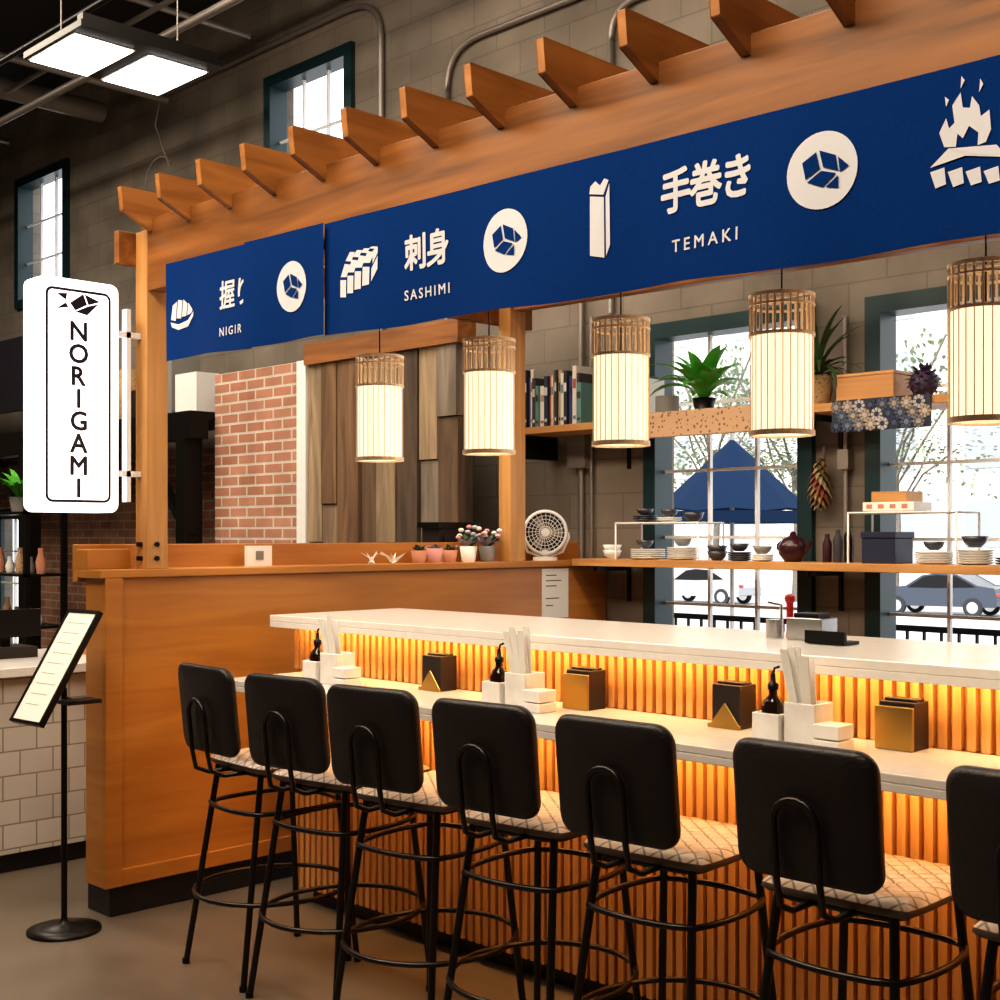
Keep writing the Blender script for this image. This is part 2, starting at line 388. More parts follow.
pf([(-.085,-.038),(-.03,-.052),(.04,-.042),(.088,-.012),(.085,-.03),(.04,-.068),(-.03,-.075),(-.075,-.06)],-4.64,2.515,PRINT,YA)
for k in range(4):
    pf([(-.10+.043*k,-.085+.007*k),(-.064+.043*k,-.09+.009*k),(-.064+.043*k,-.03+.009*k),(-.10+.043*k,-.025+.009*k)],-3.48,2.515)
    pf([(-.098+.043*k,-.015+.01*k),(-.062+.043*k,-.02+.01*k),(-.04+.043*k,.02+.008*k),(-.075+.043*k,.028+.008*k)],-3.48,2.515)
    pf([(-.070+.043*k,.037+.008*k),(-.036+.043*k,.03+.008*k),(-.016+.040*k,.06),(-.045+.040*k,.065)],-3.48,2.515)
pf([(.075,-.055),(.105,-.015),(.105,.03),(.075,-.01)],-3.48,2.515); pf([(.08,.005),(.105,.04),(.105,.06),(.08,.05)],-3.48,2.515)
pf([(-.032,-.10),(.018,-.112),(.018,.06),(-.032,.07)],-2.40,2.50); pf([(.024,-.108),(.038,-.078),(.038,.095),(.024,.06)],-2.40,2.50)
pf([(-.034,.077),(.016,.067),(.036,.105),(.02,.112),(.005,.095),(-.012,.11),(-.030,.098)],-2.40,2.50)
FX,FZ=-1.315,2.475
pf([(-.085,-.030),(-.04,.005),(.075,-.012),(.10,-.045),(.0,-.02)],FX,FZ)
for k in range(4): pf([(-.085+.043*k,-.04-.008*k),(-.05+.043*k,-.036-.008*k),(-.046+.043*k,-.075-.006*k),(-.072+.043*k,-.08-.005*k)],FX,FZ)
pf([(.088,-.06),(.11,-.045),(.106,-.075),(.09,-.095)],FX,FZ)
pf([(-.05,.01),(-.062,.045),(-.045,.075),(-.038,.05),(-.025,.06),(-.03,.10),(-.01,.125),(-.005,.09),(.012,.085),(.017,.11),(.034,.085),(.038,.06),(.058,.07),(.062,.025),(.05,0),(.03,-.003),(.032,.025),(.01,.045),(-.005,.02),(-.018,.034),(-.022,.005)],FX,FZ)
pf([(-.01,.133),(.0,.15),(-.008,.162)],FX,FZ); pf([(-.045,.10),(-.038,.115),(-.048,.125)],FX,FZ); pf([(.034,.115),(.044,.13),(.036,.145)],FX,FZ)
circ(-.60,2.48,.10); tx('巻物',-.1,2.50,.12,.003)
m.obj('noren_banner')

# ---------------------------------------------------------------- bar
m=M()
X0=-4.60; X1=1.2
m.box(X0,X1,3.36,3.42,.10,1.205,WOODS)
m.box(X0+.05,X1,3.40,3.48,0,.10,KICK)
m.box(X0,X0+.03,3.42,3.90,.10,1.205,WOODS); m.box(X0,X1,3.88,3.92,.10,1.205,WOODS)
x=X0
while x<X1:
    m.box(x,x+.024,3.335,3.362,.08,.972,WOODS); m.box(x,x+.024,3.335,3.362,1.02,1.205,WOODS); x+=.0405
m.obj('slatted_bar_front')
m=M(); m.box(-4.62,X1,3.22,3.95,1.230,1.257,WHITEQ); m.box(-4.62,X1,3.22,3.245,1.205,1.230,WHITEQ); m.box(-4.62,-4.61,3.245,3.95,1.207,1.23,WHITEQ); m.box(-4.61,X1,3.335,3.95,1.207,1.23,WHITEQ); m.obj('bar_upper_countertop',.003)
m=M(); m.box(-4.49,X1,2.90,3.333,.995,1.018,CTRQ); m.box(-4.49,X1,2.90,2.93,.972,.995,CTRQ); m.box(-4.49,-4.46,2.93,3.333,.972,.995,CTRQ); m.obj('bar_lower_countertop',.003)
m=M(); m.box(-4.55,X1,3.265,3.285,1.220,1.229,STRIP); m.box(-4.45,X1,3.20,3.22,.985,.994,STRIP); m.obj('under_counter_led_strips')

# ---------------------------------------------------------------- stools
FQ=math.pi*3.5/.1925
SEAT=quilt('quilted_seat',(.60,.44,.32),(.15,.085,.05),FQ,.30); SEATS=plain('seat_edge',(.13,.09,.075),.45)
def stool(cx,cy,rot):
    m=M(); mw=Matrix.Translation((cx,cy,0))@Matrix.Rotation(rot,4,'Z')
    n=40; W=.395; DY=.43; OY=.085; vs=[];fs=[]
    def corner(u,v):
        x=u*math.sqrt(1-.10*v*v*abs(v)**3); y=v*math.sqrt(1-.10*u*u*abs(u)**3); return x*W/2,y*DY/2+OY
    for i in range(n+1):
        for j in range(n+1):
            u=-1+2*i/n; v=-1+2*j/n; x,y=corner(u,v)
            q=min(abs(math.sin((x+y)*FQ)),abs(math.sin((x-y)*FQ)))
            e=max(abs(u),abs(v)); fade=1-max(0,(e-.82)/.18); z=.776+.008*(q**.5)*max(0,fade)-.013*max(0,(e-.86)/.14)**2
            vs.append((x,y,z))
    for i in range(n):
        for j in range(n):
            a=i*(n+1)+j; fs.append((a,a+n+1,a+n+2,a+1))
    m.add(vs,fs,SEAT,True)
    ring=[i*(n+1) for i in range(n+1)]+[n*(n+1)+j for j in range(1,n+1)]+[i*(n+1)+n for i in range(n-1,-1,-1)]+[j for j in range(n-1,0,-1)]
    k=len(ring); rv=[vs[r] for r in ring]+[(vs[r][0]*1.01,(vs[r][1]-OY)*1.01+OY,.752) for r in ring]+[(vs[r][0]*.95,(vs[r][1]-OY)*.95+OY,.741) for r in ring]
    rf=[(i,(i+1)%k,k+(i+1)%k,k+i) for i in range(k)]+[(k+i,k+(i+1)%k,2*k+(i+1)%k,2*k+i) for i in range(k)]
    m.add(rv,rf,SEATS,True); m.add(rv[2*k:],[tuple(range(k))],SEATS)
    top=.15; bot=.205; zc=.735
    def legpt(sx,sy,z):
        t=1-z/zc; o=.065 if sy>0 else .045
        return (sx*(top+(bot-top)*t), sy*(top+(bot+.010-top)*t)+o*(1 if sy>0 else 1-.9*t), z)
    for sx in(-1,1):
        for sy in (-1,1):
            m.tube([legpt(sx,sy,0.0),legpt(sx,sy,.742)],.0115,TUBE,10)
            p=legpt(sx,sy,0); m.cyl((p[0],p[1],0),.014,.02,BLACK,10)
    m.tube([(a,b+.06,.735) for a,b in rrect(.31,.33,.05)],.010,TUBE,8,True)
    for z,g,bul in ((.60,0,.03),(.29,.006,.075)):
        c=[legpt(sx,sy,z) for sx,sy in ((-1,-1),(1,-1),(1,1),(-1,1))]; pts=[]
        for q in range(4):
            a=Vector(c[q]);b=Vector(c[(q+1)%4]); mid=(a+b)/2-Vector((0,.05,0)); nrm=Vector((mid.x,mid.y,0)).normalized()
            for t in range(8):
                tt=t/8; pts.append(tuple(a.lerp(b,tt)+nrm*(bul*math.sin(math.pi*tt)**.8+.010)))
        m.tube(pts,.009,TUBE,8,True)
    By=-.245; zb=.972
    pr=rrect(.368,.318,.05,6)
    def bp(a,b,d): return (a,By+.45*(a*a)+d-b*math.tan(math.radians(6)),zb+b)
    ring=[]
    for sc_,d in ((.0,-.021),(.5,-.021),(.90,-.020),(.975,-.015),(1,-.006),(1,.006),(.975,.015),(.90,.020),(.5,.021),(.0,.021)):
        ring.append([bp(a*sc_,b*sc_,d) for a,b in pr])
    N=len(pr); rv=[p for r in ring for p in r]; rf=[]
    for i in range(len(ring)-1):
        for q in range(N): rf.append((i*N+q,i*N+(q+1)%N,(i+1)*N+(q+1)%N,(i+1)*N+q))
    m.add(rv,rf,BLKV,True)
    w=.055; pts=[(-w,-.06,.735),(-w,-.20,.735),(-w,-.252,.757),(-w,-.268,.83),(-w,-.278,.93)]
    for a in range(0,181,20): pts.append((-w*math.cos(math.radians(a)),-.282-.004*math.sin(math.radians(a)),.955+w*math.sin(math.radians(a))))
    pts+=[(w,-.278,.93),(w,-.268,.83),(w,-.252,.757),(w,-.20,.735),(w,-.06,.735)]
    m.tube(pts,.0085,TUBE,8)
    return m.obj('bar_stool',0,2,mw)
D=math.radians
for x,r in ((-4.025,D(-3)),(-3.595,D(8)),(-3.135,D(8)),(-2.635,D(6)),(-2.145,D(4)),(-1.575,D(1)),(-1.045,D(-1))):
    stool(x,2.78,r)

# ---------------------------------------------------------------- pendants
for px in (-4.22,-3.56,-2.90,-2.245,-1.585,-.93):
    m=M(); y=3.5; r=.098; z0,z1,z2=1.912,2.225,2.352
    m.lathe((px,y,0),[(r-.004,z0+.006),(r-.004,z1)],SHADE,32,True,'Z',False)
    m.lathe((px,y,0),[(.001,z1-.01),(r-.005,z1-.01)],SHADE,32,True,'Z',False)
    m.lathe((px,y,0),[(.001,z0+.02),(r-.005,z0+.02)],SHADE,32,True,'Z',False)
    for k in range(26):
        a=2*math.pi*k/26; cx,cy=px+r*math.cos(a),y+r*math.sin(a)
        m.tube([(cx,cy,z0),(cx,cy,z1)],.0017,BAMB,4); m.tube([(cx,cy,z1),(cx,cy,z2)],.0040,BAMB,5)
    for z,h in ((z0,.016),(z1-.002,.010),(z2-.035,.007),(z2-.008,.012)):
        m.lathe((px,y,0),[(r-.004,z),(r+.005,z),(r+.005,z+h),(r-.004,z+h),(r-.004,z)],BAMB,32,False,'Z',False)
    m.box(px-r,px+r,y-.006,y+.006,z2-.006,z2,BAMB)
    m.tube([(px,y,z1-.01),(px,y,2.886)],.003,BLACK,6)
    m.obj('pendant_lamp')
# ---------------------------------------------------------------- lightbox sign
m=M()
cy,cz=2.512,2.168
m.prism(rrect(.355,.95,.035),lambda a,b,d:(d,cy+a,cz+b),-5.07,-4.95,SIGNW)
XS=-4.948
def ringy(w,h,r,t):
    o=rrect(w,h,r); i=rrect(w-2*t,h-2*t,max(.005,r-t)); n=len(o)
    m.add([(XS,cy+a,cz+b) for a,b in o]+[(XS,cy+a,cz+b) for a,b in i],[(k,(k+1)%n,n+(k+1)%n,n+k) for k in range(n)],SIGNK)
ringy(.285,.87,.03,.011)
for k,ch in enumerate('NORIGAMI'):
    v,f=textmesh(ch,.108); zz=2.433-.0915*k
    for q,(dx,dz) in enumerate(boldshift(.0028)): m.add([(XS+.00004*q,cy+a+dx,zz+b+dz) for a,b in v],f,SIGNK)
def sg(p): m.add([(XS,cy-.015+a*1.15,2.545+b*.95) for a,b in p],[tuple(range(len(p)))],SIGNK)
sg([(-.02,.0),(.03,.045),(.045,.0),(.0,-.03)]); sg([(.035,.045),(.095,.02),(.05,.0)]); sg([(.0,-.035),(.05,-.005),(.09,.01),(.045,-.045)])
sg([(-.07,.035),(-.03,.04),(-.035,.01)]); sg([(-.07,-.03),(-.035,.0),(-.025,-.02)])
m.obj('illuminated_sign')
m=M()
m.box(-5.03,-4.99,2.750,2.770,1.74,2.56,WHITE)
for z in (1.86,2.45): m.box(-5.02,-4.99,2.690,2.818,z-.012,z+.012,WHITE)
m.obj('sign_bracket')

# ---------------------------------------------------------------- menu stand
m=M()
m.lathe((-4.93,2.44,0),[(.145,0),(.145,.012),(.10,.022),(.02,.035),(.014,.05)],BLACK,32)
m.tube([(-4.93,2.44,.03),(-4.93,2.44,.98)],.012,BLACK,12)
m.T=Matrix.Translation((-4.86,2.37,1.08))@Matrix.Rotation(D(4),4,'Z')@Matrix.Rotation(-D(31),4,'X')
m.box(-.115,.115,0,.015,-.25,.25,BLACK); m.box(-.103,.103,-.003,0,-.237,.237,WHITEP)
for q in ((-.115,-.103,-.25,.25),(.103,.115,-.25,.25),(-.103,.103,-.25,-.237),(-.103,.103,.237,.25)):
    m.box(q[0],q[1],-.008,0,q[2],q[3],BLACK)
for k in range(9): m.box(-.07,.07-.02*(k%3),-.0036,-.003,.19-.045*k,.192-.045*k,GREYP)
m.T=Matrix.Identity(4)
m.tube([(-4.93,2.44,.96),(-4.88,2.40,1.06)],.012,BLACK)
m.box(-4.87,-4.77,2.38,2.52,.93,.945,BLACK); m.tube([(-4.93,2.44,.94),(-4.83,2.44,.935)],.01,BLACK)
m.obj('menu_stand')

# ---------------------------------------------------------------- counter items
def holder(cx,cy,kind):
    m=M(); z=1.0185
    m.box(cx-.050,cx+.052,cy-.040,cy+.045,z,z+.13,DARKW)
    if kind=='tri':
        m.prism([(-.056,0),(.056,0),(-.0,.072)],lambda a,b,d:(cx+a,cy+d,z+.001+b),-.047,-.042,BRASS)
        m.prism([(-.056,0),(.056,0),(.056,.010),(-.056,.010)],lambda a,b,d:(cx+a,cy+d,z+b),-.051,-.045,BRASS)
    else:
        m.box(cx-.058,cx+.054,cy-.052,cy-.041,z,z+.118,BRASS)
    m.box(cx-.045,cx+.045,cy-.02,cy+.0,z+.13,z+.138,DARKW); m.box(cx-.045,cx+.045,cy+.015,cy+.035,z+.13,z+.136,DARKW)
    m.obj('menu_holder',.002,1)
holder(-3.59,3.265,'tri'); holder(-2.86,3.265,'sq'); holder(-2.265,3.265,'tri'); holder(-1.71,3.265,'sq')
def openbox(m,cx,cy,z,w,d,h,t,mat):
    m.box(cx-w/2,cx+w/2,cy-d/2,cy-d/2+t,z,z+h,mat); m.box(cx-w/2,cx+w/2,cy+d/2-t,cy+d/2,z,z+h,mat)
    m.box(cx-w/2,cx-w/2+t,cy-d/2+t,cy+d/2-t,z,z+h,mat); m.box(cx+w/2-t,cx+w/2,cy-d/2+t,cy+d/2-t,z,z+h,mat)
    m.box(cx-w/2+t,cx+w/2-t,cy-d/2+t,cy+d/2-t,z,z+t,mat)
def cset(cx,cy):
    z=1.018
    m=M(); openbox(m,cx-.09,cy-.01,z,.088,.09,.085,.007,MARBLE); openbox(m,cx+.008,cy+.01,z,.096,.10,.12,.007,MARBLE)
    m.box(cx+.064,cx+.142,cy-.06,cy+.02,z,z+.03,MARBLE); m.box(cx+.064,cx+.142,cy-.06,cy+.02,z+.034,z+.072,MARBLE)
    m.obj('marble_condiment_caddy',.002,1)
    m=M(); b=(cx-.092,cy-.012,z+.008)
    m.lathe(b,[(.030,0),(.032,.005),(.032,.09),(.026,.11),(.012,.125),(.012,.14)],SOY,20); m.lathe(b,[(.015,.14),(.016,.155),(.008,.16),(.006,.185)],BLACK,14)
    m.tube([(b[0],b[1],b[2]+.18),(b[0]+.005,b[1],b[2]+.20),(b[0]+.02,b[1],b[2]+.205)],.004,BLACK,6)
    m.obj('soy_sauce_bottle')
    m=M()
    for k in range(9):
        ex=-.048+.006*k+random.uniform(-.006,.006); ey=random.uniform(-.03,-.005)
        p0=Vector((cx-.008+.004*k,cy+.01+random.uniform(-.025,.025),z+.012)); p1=p0+Vector((ex,ey,.245+random.uniform(-.03,.02)))
        sd=Vector((.010,.003,0)); th=Vector((0,.002,0))
        vs=[p0-sd-th,p0+sd-th,p0+sd+th,p0-sd+th,p1-sd-th,p1+sd-th,p1+sd+th,p1-sd+th]
        m.add([tuple(q) for q in vs],[(0,1,2,3),(4,5,6,7),(0,1,5,4),(1,2,6,5),(2,3,7,6),(3,0,4,7)],WHITEP)
    m.obj('wrapped_chopsticks')
cset(-4.04,3.12); cset(-3.02,3.12); cset(-1.93,3.12)

m=M(); m.box(-2.33,-2.20,3.66,3.76,1.258,1.33,STEEL); m.box(-2.31,-2.22,3.67,3.75,1.33,1.345,BLACK)
m.cyl((-2.40,3.70,1.258),.03,.06,STEEL); m.cyl((-2.38,3.76,1.258),.012,.12,RED,10); m.sph((-2.38,3.76,1.385),.018,RED)
m.tube([(-2.44,3.8,1.258),(-2.44,3.8,1.36),(-2.48,3.78,1.37)],.006,STEEL)
m.obj('stainless_condiment_container',.003,1)
m=M(); m.box(-2.20,-2.06,3.56,3.575,1.26,1.30,BLACK); m.box(-2.20,-2.06,3.575,3.65,1.258,1.268,BLACK); m.obj('card_reader')

ZL=1.455
m=M(); m.box(-5.08,-5.06,3.40,3.54,ZL,ZL+.095,WHITEP); m.box(-5.058,-5.055,3.45,3.49,ZL+.03,ZL+.07,GREYP); m.obj('small_info_card')
def crane(cx,cy,s,rot,z):
    m=M(); m.T=Matrix.Translation((cx,cy,z))@Matrix.Rotation(rot,4,'Z')@Matrix.Scale(s,4)
    m.add([(0,.25,.12),(0,-.25,.12),(.0,0,.45),(.25,0,.0),(-.25,0,.0)],[(0,3,2),(3,1,2),(1,4,2),(4,0,2),(0,4,1,3)],WHITEP)
    m.add([(.04,.1,.3),(.04,-.1,.3),(.75,.0,.7),(-.04,.1,.3),(-.04,-.1,.3),(-.75,0,.7)],[(0,1,2),(3,5,4)],WHITEP)
    m.add([(0,.2,.1),(.03,.05,.3),(-.03,.05,.3),(0,.75,.75),(0,.95,.6),(0,-.2,.1),(.03,-.05,.3),(-.03,-.05,.3),(0,-.85,.7)],[(0,1,3),(0,3,2),(1,2,3),(3,4,1),(5,8,6),(5,7,8),(6,8,7)],WHITEP)
    m.obj('origami_crane')
crane(-5.03,4.12,.085,.5,ZL); crane(-5.04,4.27,.08,2.2,ZL)
def pot(cx,cy,z,r,h,mat,leafm,n,L,w,el=1.0,droop=.6):
    m=M()
    m.lathe((cx,cy,z),[(r*.75,0),(r,h),(r*.88,h),(r*.85,h-.01)],mat,20)
    m.lathe((cx,cy,z),[(0.001,h-.012),(r*.86,h-.012)],BARK,16,False,'Z',False)
    for k in range(n):
        a=2.4*k; e=el*(.45+.55*((k*7)%n)/n)
        m.leaf((cx+r*.2*math.cos(a),cy+r*.2*math.sin(a),z+h-.01),a,e+.25,L*random.uniform(.75,1.1),w,droop,leafm[k%len(leafm)])
    return m
pot(-5.035,4.44,ZL,.042,.065,TERRA,[GREEND,LILAC],12,.05,.014).obj('potted_succulent')
pot(-5.035,4.55,ZL,.045,.075,PINK,[LILAC,GREEND],12,.05,.014).obj('potted_succulent')
pot(-5.035,4.66,ZL,.040,.065,TERRA,[GREEND,LILAC],12,.05,.014).obj('potted_succulent')
for yy,mt in ((4.79,WHITEP),(4.93,GREYP)):
    m=pot(-5.03,yy,ZL,.048,.085,mt,[GREEND,LILAC,LILAC],22,.09,.016)
    for k in range(9): m.sph((-5.03+random.uniform(-.06,.06),yy+random.uniform(-.06,.06),ZL+.13+random.uniform(0,.06)),.016,(LILAC,PINK,WHITEP)[k%3],1,1,.7,8)
    m.obj('flower_pot')
m=M(); fc=Vector((-5.035,5.40,1.615)); m.T=Matrix.Translation(fc)@Matrix.Rotation(D(45),4,'Z')
m.lathe((0,0,0),[(.115,.05),(.128,.03),(.13,-.03),(.120,-.05),(.112,-.05),(.112,.03)],WHITE,32,True,'Y',False)
m.lathe((0,.055,0),[(.001,0),(.118,0)],BLACK,32,False,'Y',False)
for r_ in (.035,.055,.075,.095): m.tube([(r_*math.cos(a),-.048,r_*math.sin(a)) for a in [2*math.pi*k/28 for k in range(28)]],.002,WHITE,5,True)
for k in range(24):
    a=2*math.pi*k/24; m.tube([(.02*math.cos(a),-.052,.02*math.sin(a)),(.115*math.cos(a+.25),-.048,.115*math.sin(a+.25))],.0018,WHITE,5)
m.cyl((0,-.056,0),.024,.02,WHITE,16,'Y')
for k in range(3):
    a=2.09*k; m.prism([(.02,-.01),(.09,-.035),(.10,.03),(.02,.015)],lambda p,q,d,a=a:(p*math.cos(a)-q*math.sin(a),d,p*math.sin(a)+q*math.cos(a)),.0,.006,GREYP)
m.cyl((0,0,-.16),.07,.02,WHITE,24); m.cyl((0,0,-.15),.02,.05,WHITE,12)
for sx in(-1,1): m.tube([(sx*.02,0,-.14),(sx*.10,0,-.11),(sx*.135,0,-.03),(sx*.13,0,0)],.008,WHITE,8)
m.obj('desk_fan')
m=M(); m.box(-4.949,-4.946,5.28,5.50,1.13,1.41,WHITEP)
for k in range(3): m.box(-4.9455,-4.945,5.31,5.40+.04*(k%2),1.37-.03*k,1.375-.03*k,NAVY)
m.box(-4.9455,-4.945,5.31,5.42,1.24,1.245,NAVY); m.box(-4.9455,-4.945,5.31,5.37,1.20,1.205,NAVY)
m.obj('posted_notice')
m=M(); m.box(-5.36,-5.22,4.75,5.02,.06,1.64,DARKW); m.box(-5.38,-5.20,4.73,5.04,1.64,1.67,BLACK); m.box(-5.34,-5.24,4.78,5.0,0,.06,BLACK); m.box(-5.22,-5.21,4.78,4.88,.1,1.6,KICK); m.box(-5.22,-5.21,4.89,4.99,.1,1.6,KICK); m.obj('dark_storage_cabinet')

# ---------------------------------------------------------------- shelves
ZU=2.235; ZLo=1.465
m=M(); m.box(-5.40,1,5.50,5.80,ZU-.04,ZU,SHELFW); m.box(-5.38,-5.34,5.52,5.84,ZU-.18,ZU-.04,BLACK)
for x in(-4.78,-3.40,-2.0,-.6): m.box(x-.012,x+.012,5.54,5.848,ZU-.07,ZU-.04,BLACK); m.box(x-.012,x+.012,5.835,5.848,ZU-.25,ZU-.04,BLACK)
m.obj('upper_wall_shelf',.002,1)
m=M(); m.box(-4.92,1,5.50,5.80,ZLo-.04,ZLo,SHELFW)
for x in(-4.78,-3.40,-2.0,-.6): m.box(x-.012,x+.012,5.54,5.848,ZLo-.07,ZLo-.04,BLACK); m.box(x-.012,x+.012,5.835,5.848,ZLo-.25,ZLo-.04,BLACK)
m.obj('lower_wall_shelf',.002,1)
BC=[(.02,.02,.025),(.03,.05,.20),(.62,.58,.52),(.05,.04,.04),(.10,.22,.22),(.66,.64,.60),(.02,.03,.06),(.35,.10,.06),(.55,.50,.40),(.03,.03,.035),(.40,.30,.18),(.60,.58,.56)]
cols=[plain('book_%d'%i,c,.6) for i,c in enumerate(BC)]
m=M(); x=-5.34; k=0
while x<-4.92:
    w=random.uniform(.014,.040); h=random.uniform(.22,.36); d0=5.54+random.uniform(0,.03)
    m.box(x,x+w-.002,d0,5.74,ZU,ZU+h,cols[k%12]); m.box(x+.004,x+w-.006,d0-.002,d0,ZU+h*.62,ZU+h*.78,cols[(k+5)%12]); m.box(x+.006,x+w-.008,d0-.002,d0,ZU+h*.1,ZU+h*.16,cols[(k+2)%12]); x+=w; k+=1
m.obj('row_of_books')
m=M(); m.box(-4.64,-4.53,5.6,5.75,ZU,ZU+.22,NAVY); m.box(-4.62,-4.55,5.598,5.60,ZU+.08,ZU+.16,WHITEP); m.box(-4.52,-4.49,5.58,5.75,ZU,ZU+.25,cols[0]); m.box(-4.485,-4.45,5.58,5.75,ZU,ZU+.23,cols[5]); m.cyl((-4.33,5.62,ZU),.065,.12,GREYP); m.obj('storage_canister')
m=M(); cx,cy=-4.07,5.60
m.lathe((cx,cy,ZU),[(.045,0),(.062,.09),(.052,.09)],BLACK,20)
for k in range(26):
    a=2.4*k; cl=max(0,math.sin(a)); m.leaf((cx,cy,ZU+.08),a,1.45-.026*k,random.uniform(.28,.38)*(1-.58*cl),.044,.9+.03*k,GREEN,7,.3)
m.obj('potted_fern')
m=M(); cx,cy=-3.40,5.62
m.lathe((cx,cy,ZU),[(.055,0),(.075,.08),(.068,.15),(.06,.15)],WICK,20)
for k in range(46):
    a=2.4*k; cl=max(0,math.sin(a)); m.leaf((cx,cy,ZU+.14),a,1.5-.022*k,random.uniform(.34,.48)*(1-.6*cl)*(1 if k<20 else .75),.014,1.0+.03*k,GREEND,7,.3)
m.obj('potted_spiky_plant')
m=M(); m.box(-3.25,-2.95,5.54,5.76,ZU,ZU+.12,SHELFW); m.box(-3.255,-2.945,5.535,5.765,ZU+.12,ZU+.135,SHELFW); m.obj('wooden_box',.002,1)
m=M(); 
for k in range(60):
    a=2.4*k; z=1-2*(k+.5)/60; r=math.sqrt(1-z*z); m.leaf((-2.84+.05*r*math.cos(a),5.62+.05*r*math.sin(a),ZU+.08+.05*z),a,math.asin(z),.04,.014,.4,PURPLE,3)
m.sph((-2.84,5.62,ZU+.07),.066,PURPLE); m.obj('dried_flower_ball')
m=M()
for k in range(5): m.lathe((-2.66+.13*k,5.63,ZU),[(.045,0),(.048,.10+.02*(k%2)),(.03,.13+.02*(k%2)),(.032,.15+.02*(k%2))],[PLATE,TERRA,GREYP,PLATEB,SPECK][k],16)
m.obj('storage_jars')
m=M(); m.box(-4.50,-3.68,5.46,5.495,2.12,2.24,SPECK); m.tube([(-4.50,5.478,2.24),(-3.68,5.478,2.24)],.0175,SPECK,10); m.obj('speckled_cloth_runner',.004)
m=M(); hc=[plain('rosette_%d'%i,c,.8) for i,c in enumerate([(.16,.17,.20),(.03,.04,.08),(.36,.29,.22),(.06,.09,.15),(.42,.42,.44)])]
m.box(-3.24,-2.74,5.486,5.495,2.09,2.24,NAVY)
for i in range(9):
    for j in range(3):
        cx=-3.215+.060*i+(.030 if j%2 else 0); cz=2.208-.045*j
        if cx>-2.74: continue
        m.lathe((cx,5.4855,cz),[(.001,-.008),(.012,-.007),(.013,-.002)],hc[(i*2+j*3+2)%5],10,False,'Y',False)
        for q in range(8):
            a=q*math.pi/4; m.prism([(.013*math.cos(a-.3),.013*math.sin(a-.3)),(.028*math.cos(a-.3),.028*math.sin(a-.3)),(.031*math.cos(a),.031*math.sin(a)),(.028*math.cos(a+.3),.028*math.sin(a+.3)),(.013*math.cos(a+.3),.013*math.sin(a+.3))],lambda p,b,d:(cx+p,d,cz+b),5.481-.001*j,5.4855,hc[(i*2+j*3)%5])
m.obj('patterned_rosette_cloth')
m=M(); rc=[plain('chilli_%d'%i,c,.6) for i,c in enumerate([(.22,.06,.035),(.30,.17,.07),(.12,.10,.05),(.35,.27,.15)])]
for k in range(90):
    t=k/90; z=1.99-.25*t; a=2.4*k; m.leaf((-3.47,5.76,z),a,-.4,.04+.055*math.sin(math.pi*t),.012,.8,rc[k%4],4)
m.tube([(-3.47,5.80,1.72),(-3.47,5.80,2.05)],.008,BARK); m.obj('dried_chilli_wreath')
def stack(m,cx,cy,z,r,n,mat):
    for k in range(n): m.lathe((cx,cy,z+.011*k),[(r*.5,0),(r*.9,.006),(r,.014),(r*.97,.014),(r*.5,.008)],mat,24)
def bowl(m,cx,cy,z,r,h,mat): m.lathe((cx,cy,z),[(r*.45,0),(r*.8,h*.4),(r,h),(r*.94,h),(r*.7,h*.45),(.01,h*.2)],mat,24)
def rack(x0,x1,z,h,name):
    m=M()
    for x in(x0,x1):
        m.tube([(x,5.53,z),(x,5.53,z+h),(x,5.76,z+h),(x,5.76,z)],.006,WHITE,6)
    for y in(5.53,5.6,5.68,5.76): m.tube([(x0,y,z+h),(x1,y,z+h)],.005,WHITE,6)
    m.obj(name)
rack(-4.62,-4.06,ZLo,.20,'wire_dish_rack')
m=M(); stack(m,-4.5,5.64,ZLo+.207,.07,3,PLATEB); stack(m,-4.33,5.64,ZLo+.207,.07,2,PLATE); bowl(m,-4.17,5.64,ZLo+.207,.06,.05,PLATEB); bowl(m,-4.5,5.64,ZLo+.245,.05,.035,PLATEB); bowl(m,-4.33,5.64,ZLo+.235,.05,.04,PLATEB)
m.obj('stacked_dishes')
m=M(); stack(m,-4.48,5.64,ZLo,.10,5,PLATE); bowl(m,-4.50,5.64,ZLo+.065,.05,.04,PLATEB); stack(m,-4.24,5.64,ZLo,.09,6,PLATE); bowl(m,-4.24,5.64,ZLo+.075,.05,.04,GREYP); bowl(m,-4.0,5.62,ZLo,.055,.05,PLATEB); bowl(m,-4.0,5.62,ZLo+.03,.055,.05,PLATEB); bowl(m,-4.72,5.62,ZLo,.055,.05,PLATE); bowl(m,-4.72,5.62,ZLo+.03,.055,.05,PLATE); m.obj('stacked_plates')
m=M(); stack(m,-3.86,5.62,ZLo,.065,4,PLATEB); bowl(m,-3.86,5.62,ZLo+.05,.05,.04,PLATEB); stack(m,-3.72,5.62,ZLo,.06,3,PLATE); bowl(m,-3.72,5.62,ZLo+.038,.05,.04,GREYP); m.obj('stacked_bowls')
m=M(); c=(-3.54,5.62,ZLo); m.lathe(c,[(.04,0),(.07,.04),(.072,.08),(.05,.12),(.02,.13),(.012,.15),(.001,.155)],MAROON,24)
m.tube([(c[0]+.06,c[1],c[2]+.05),(c[0]+.09,c[1],c[2]+.08),(c[0]+.10,c[1],c[2]+.105)],.011,MAROON); m.tube([(c[0]-.055,c[1],c[2]+.10)]+[(c[0]-.05-.04*math.sin(a),c[1],c[2]+.075+.03*math.cos(a)) for a in (.5,1.2,1.8,2.5)]+[(c[0]-.06,c[1],c[2]+.04)],.007,MAROON); m.obj('teapot')
m=M(); 
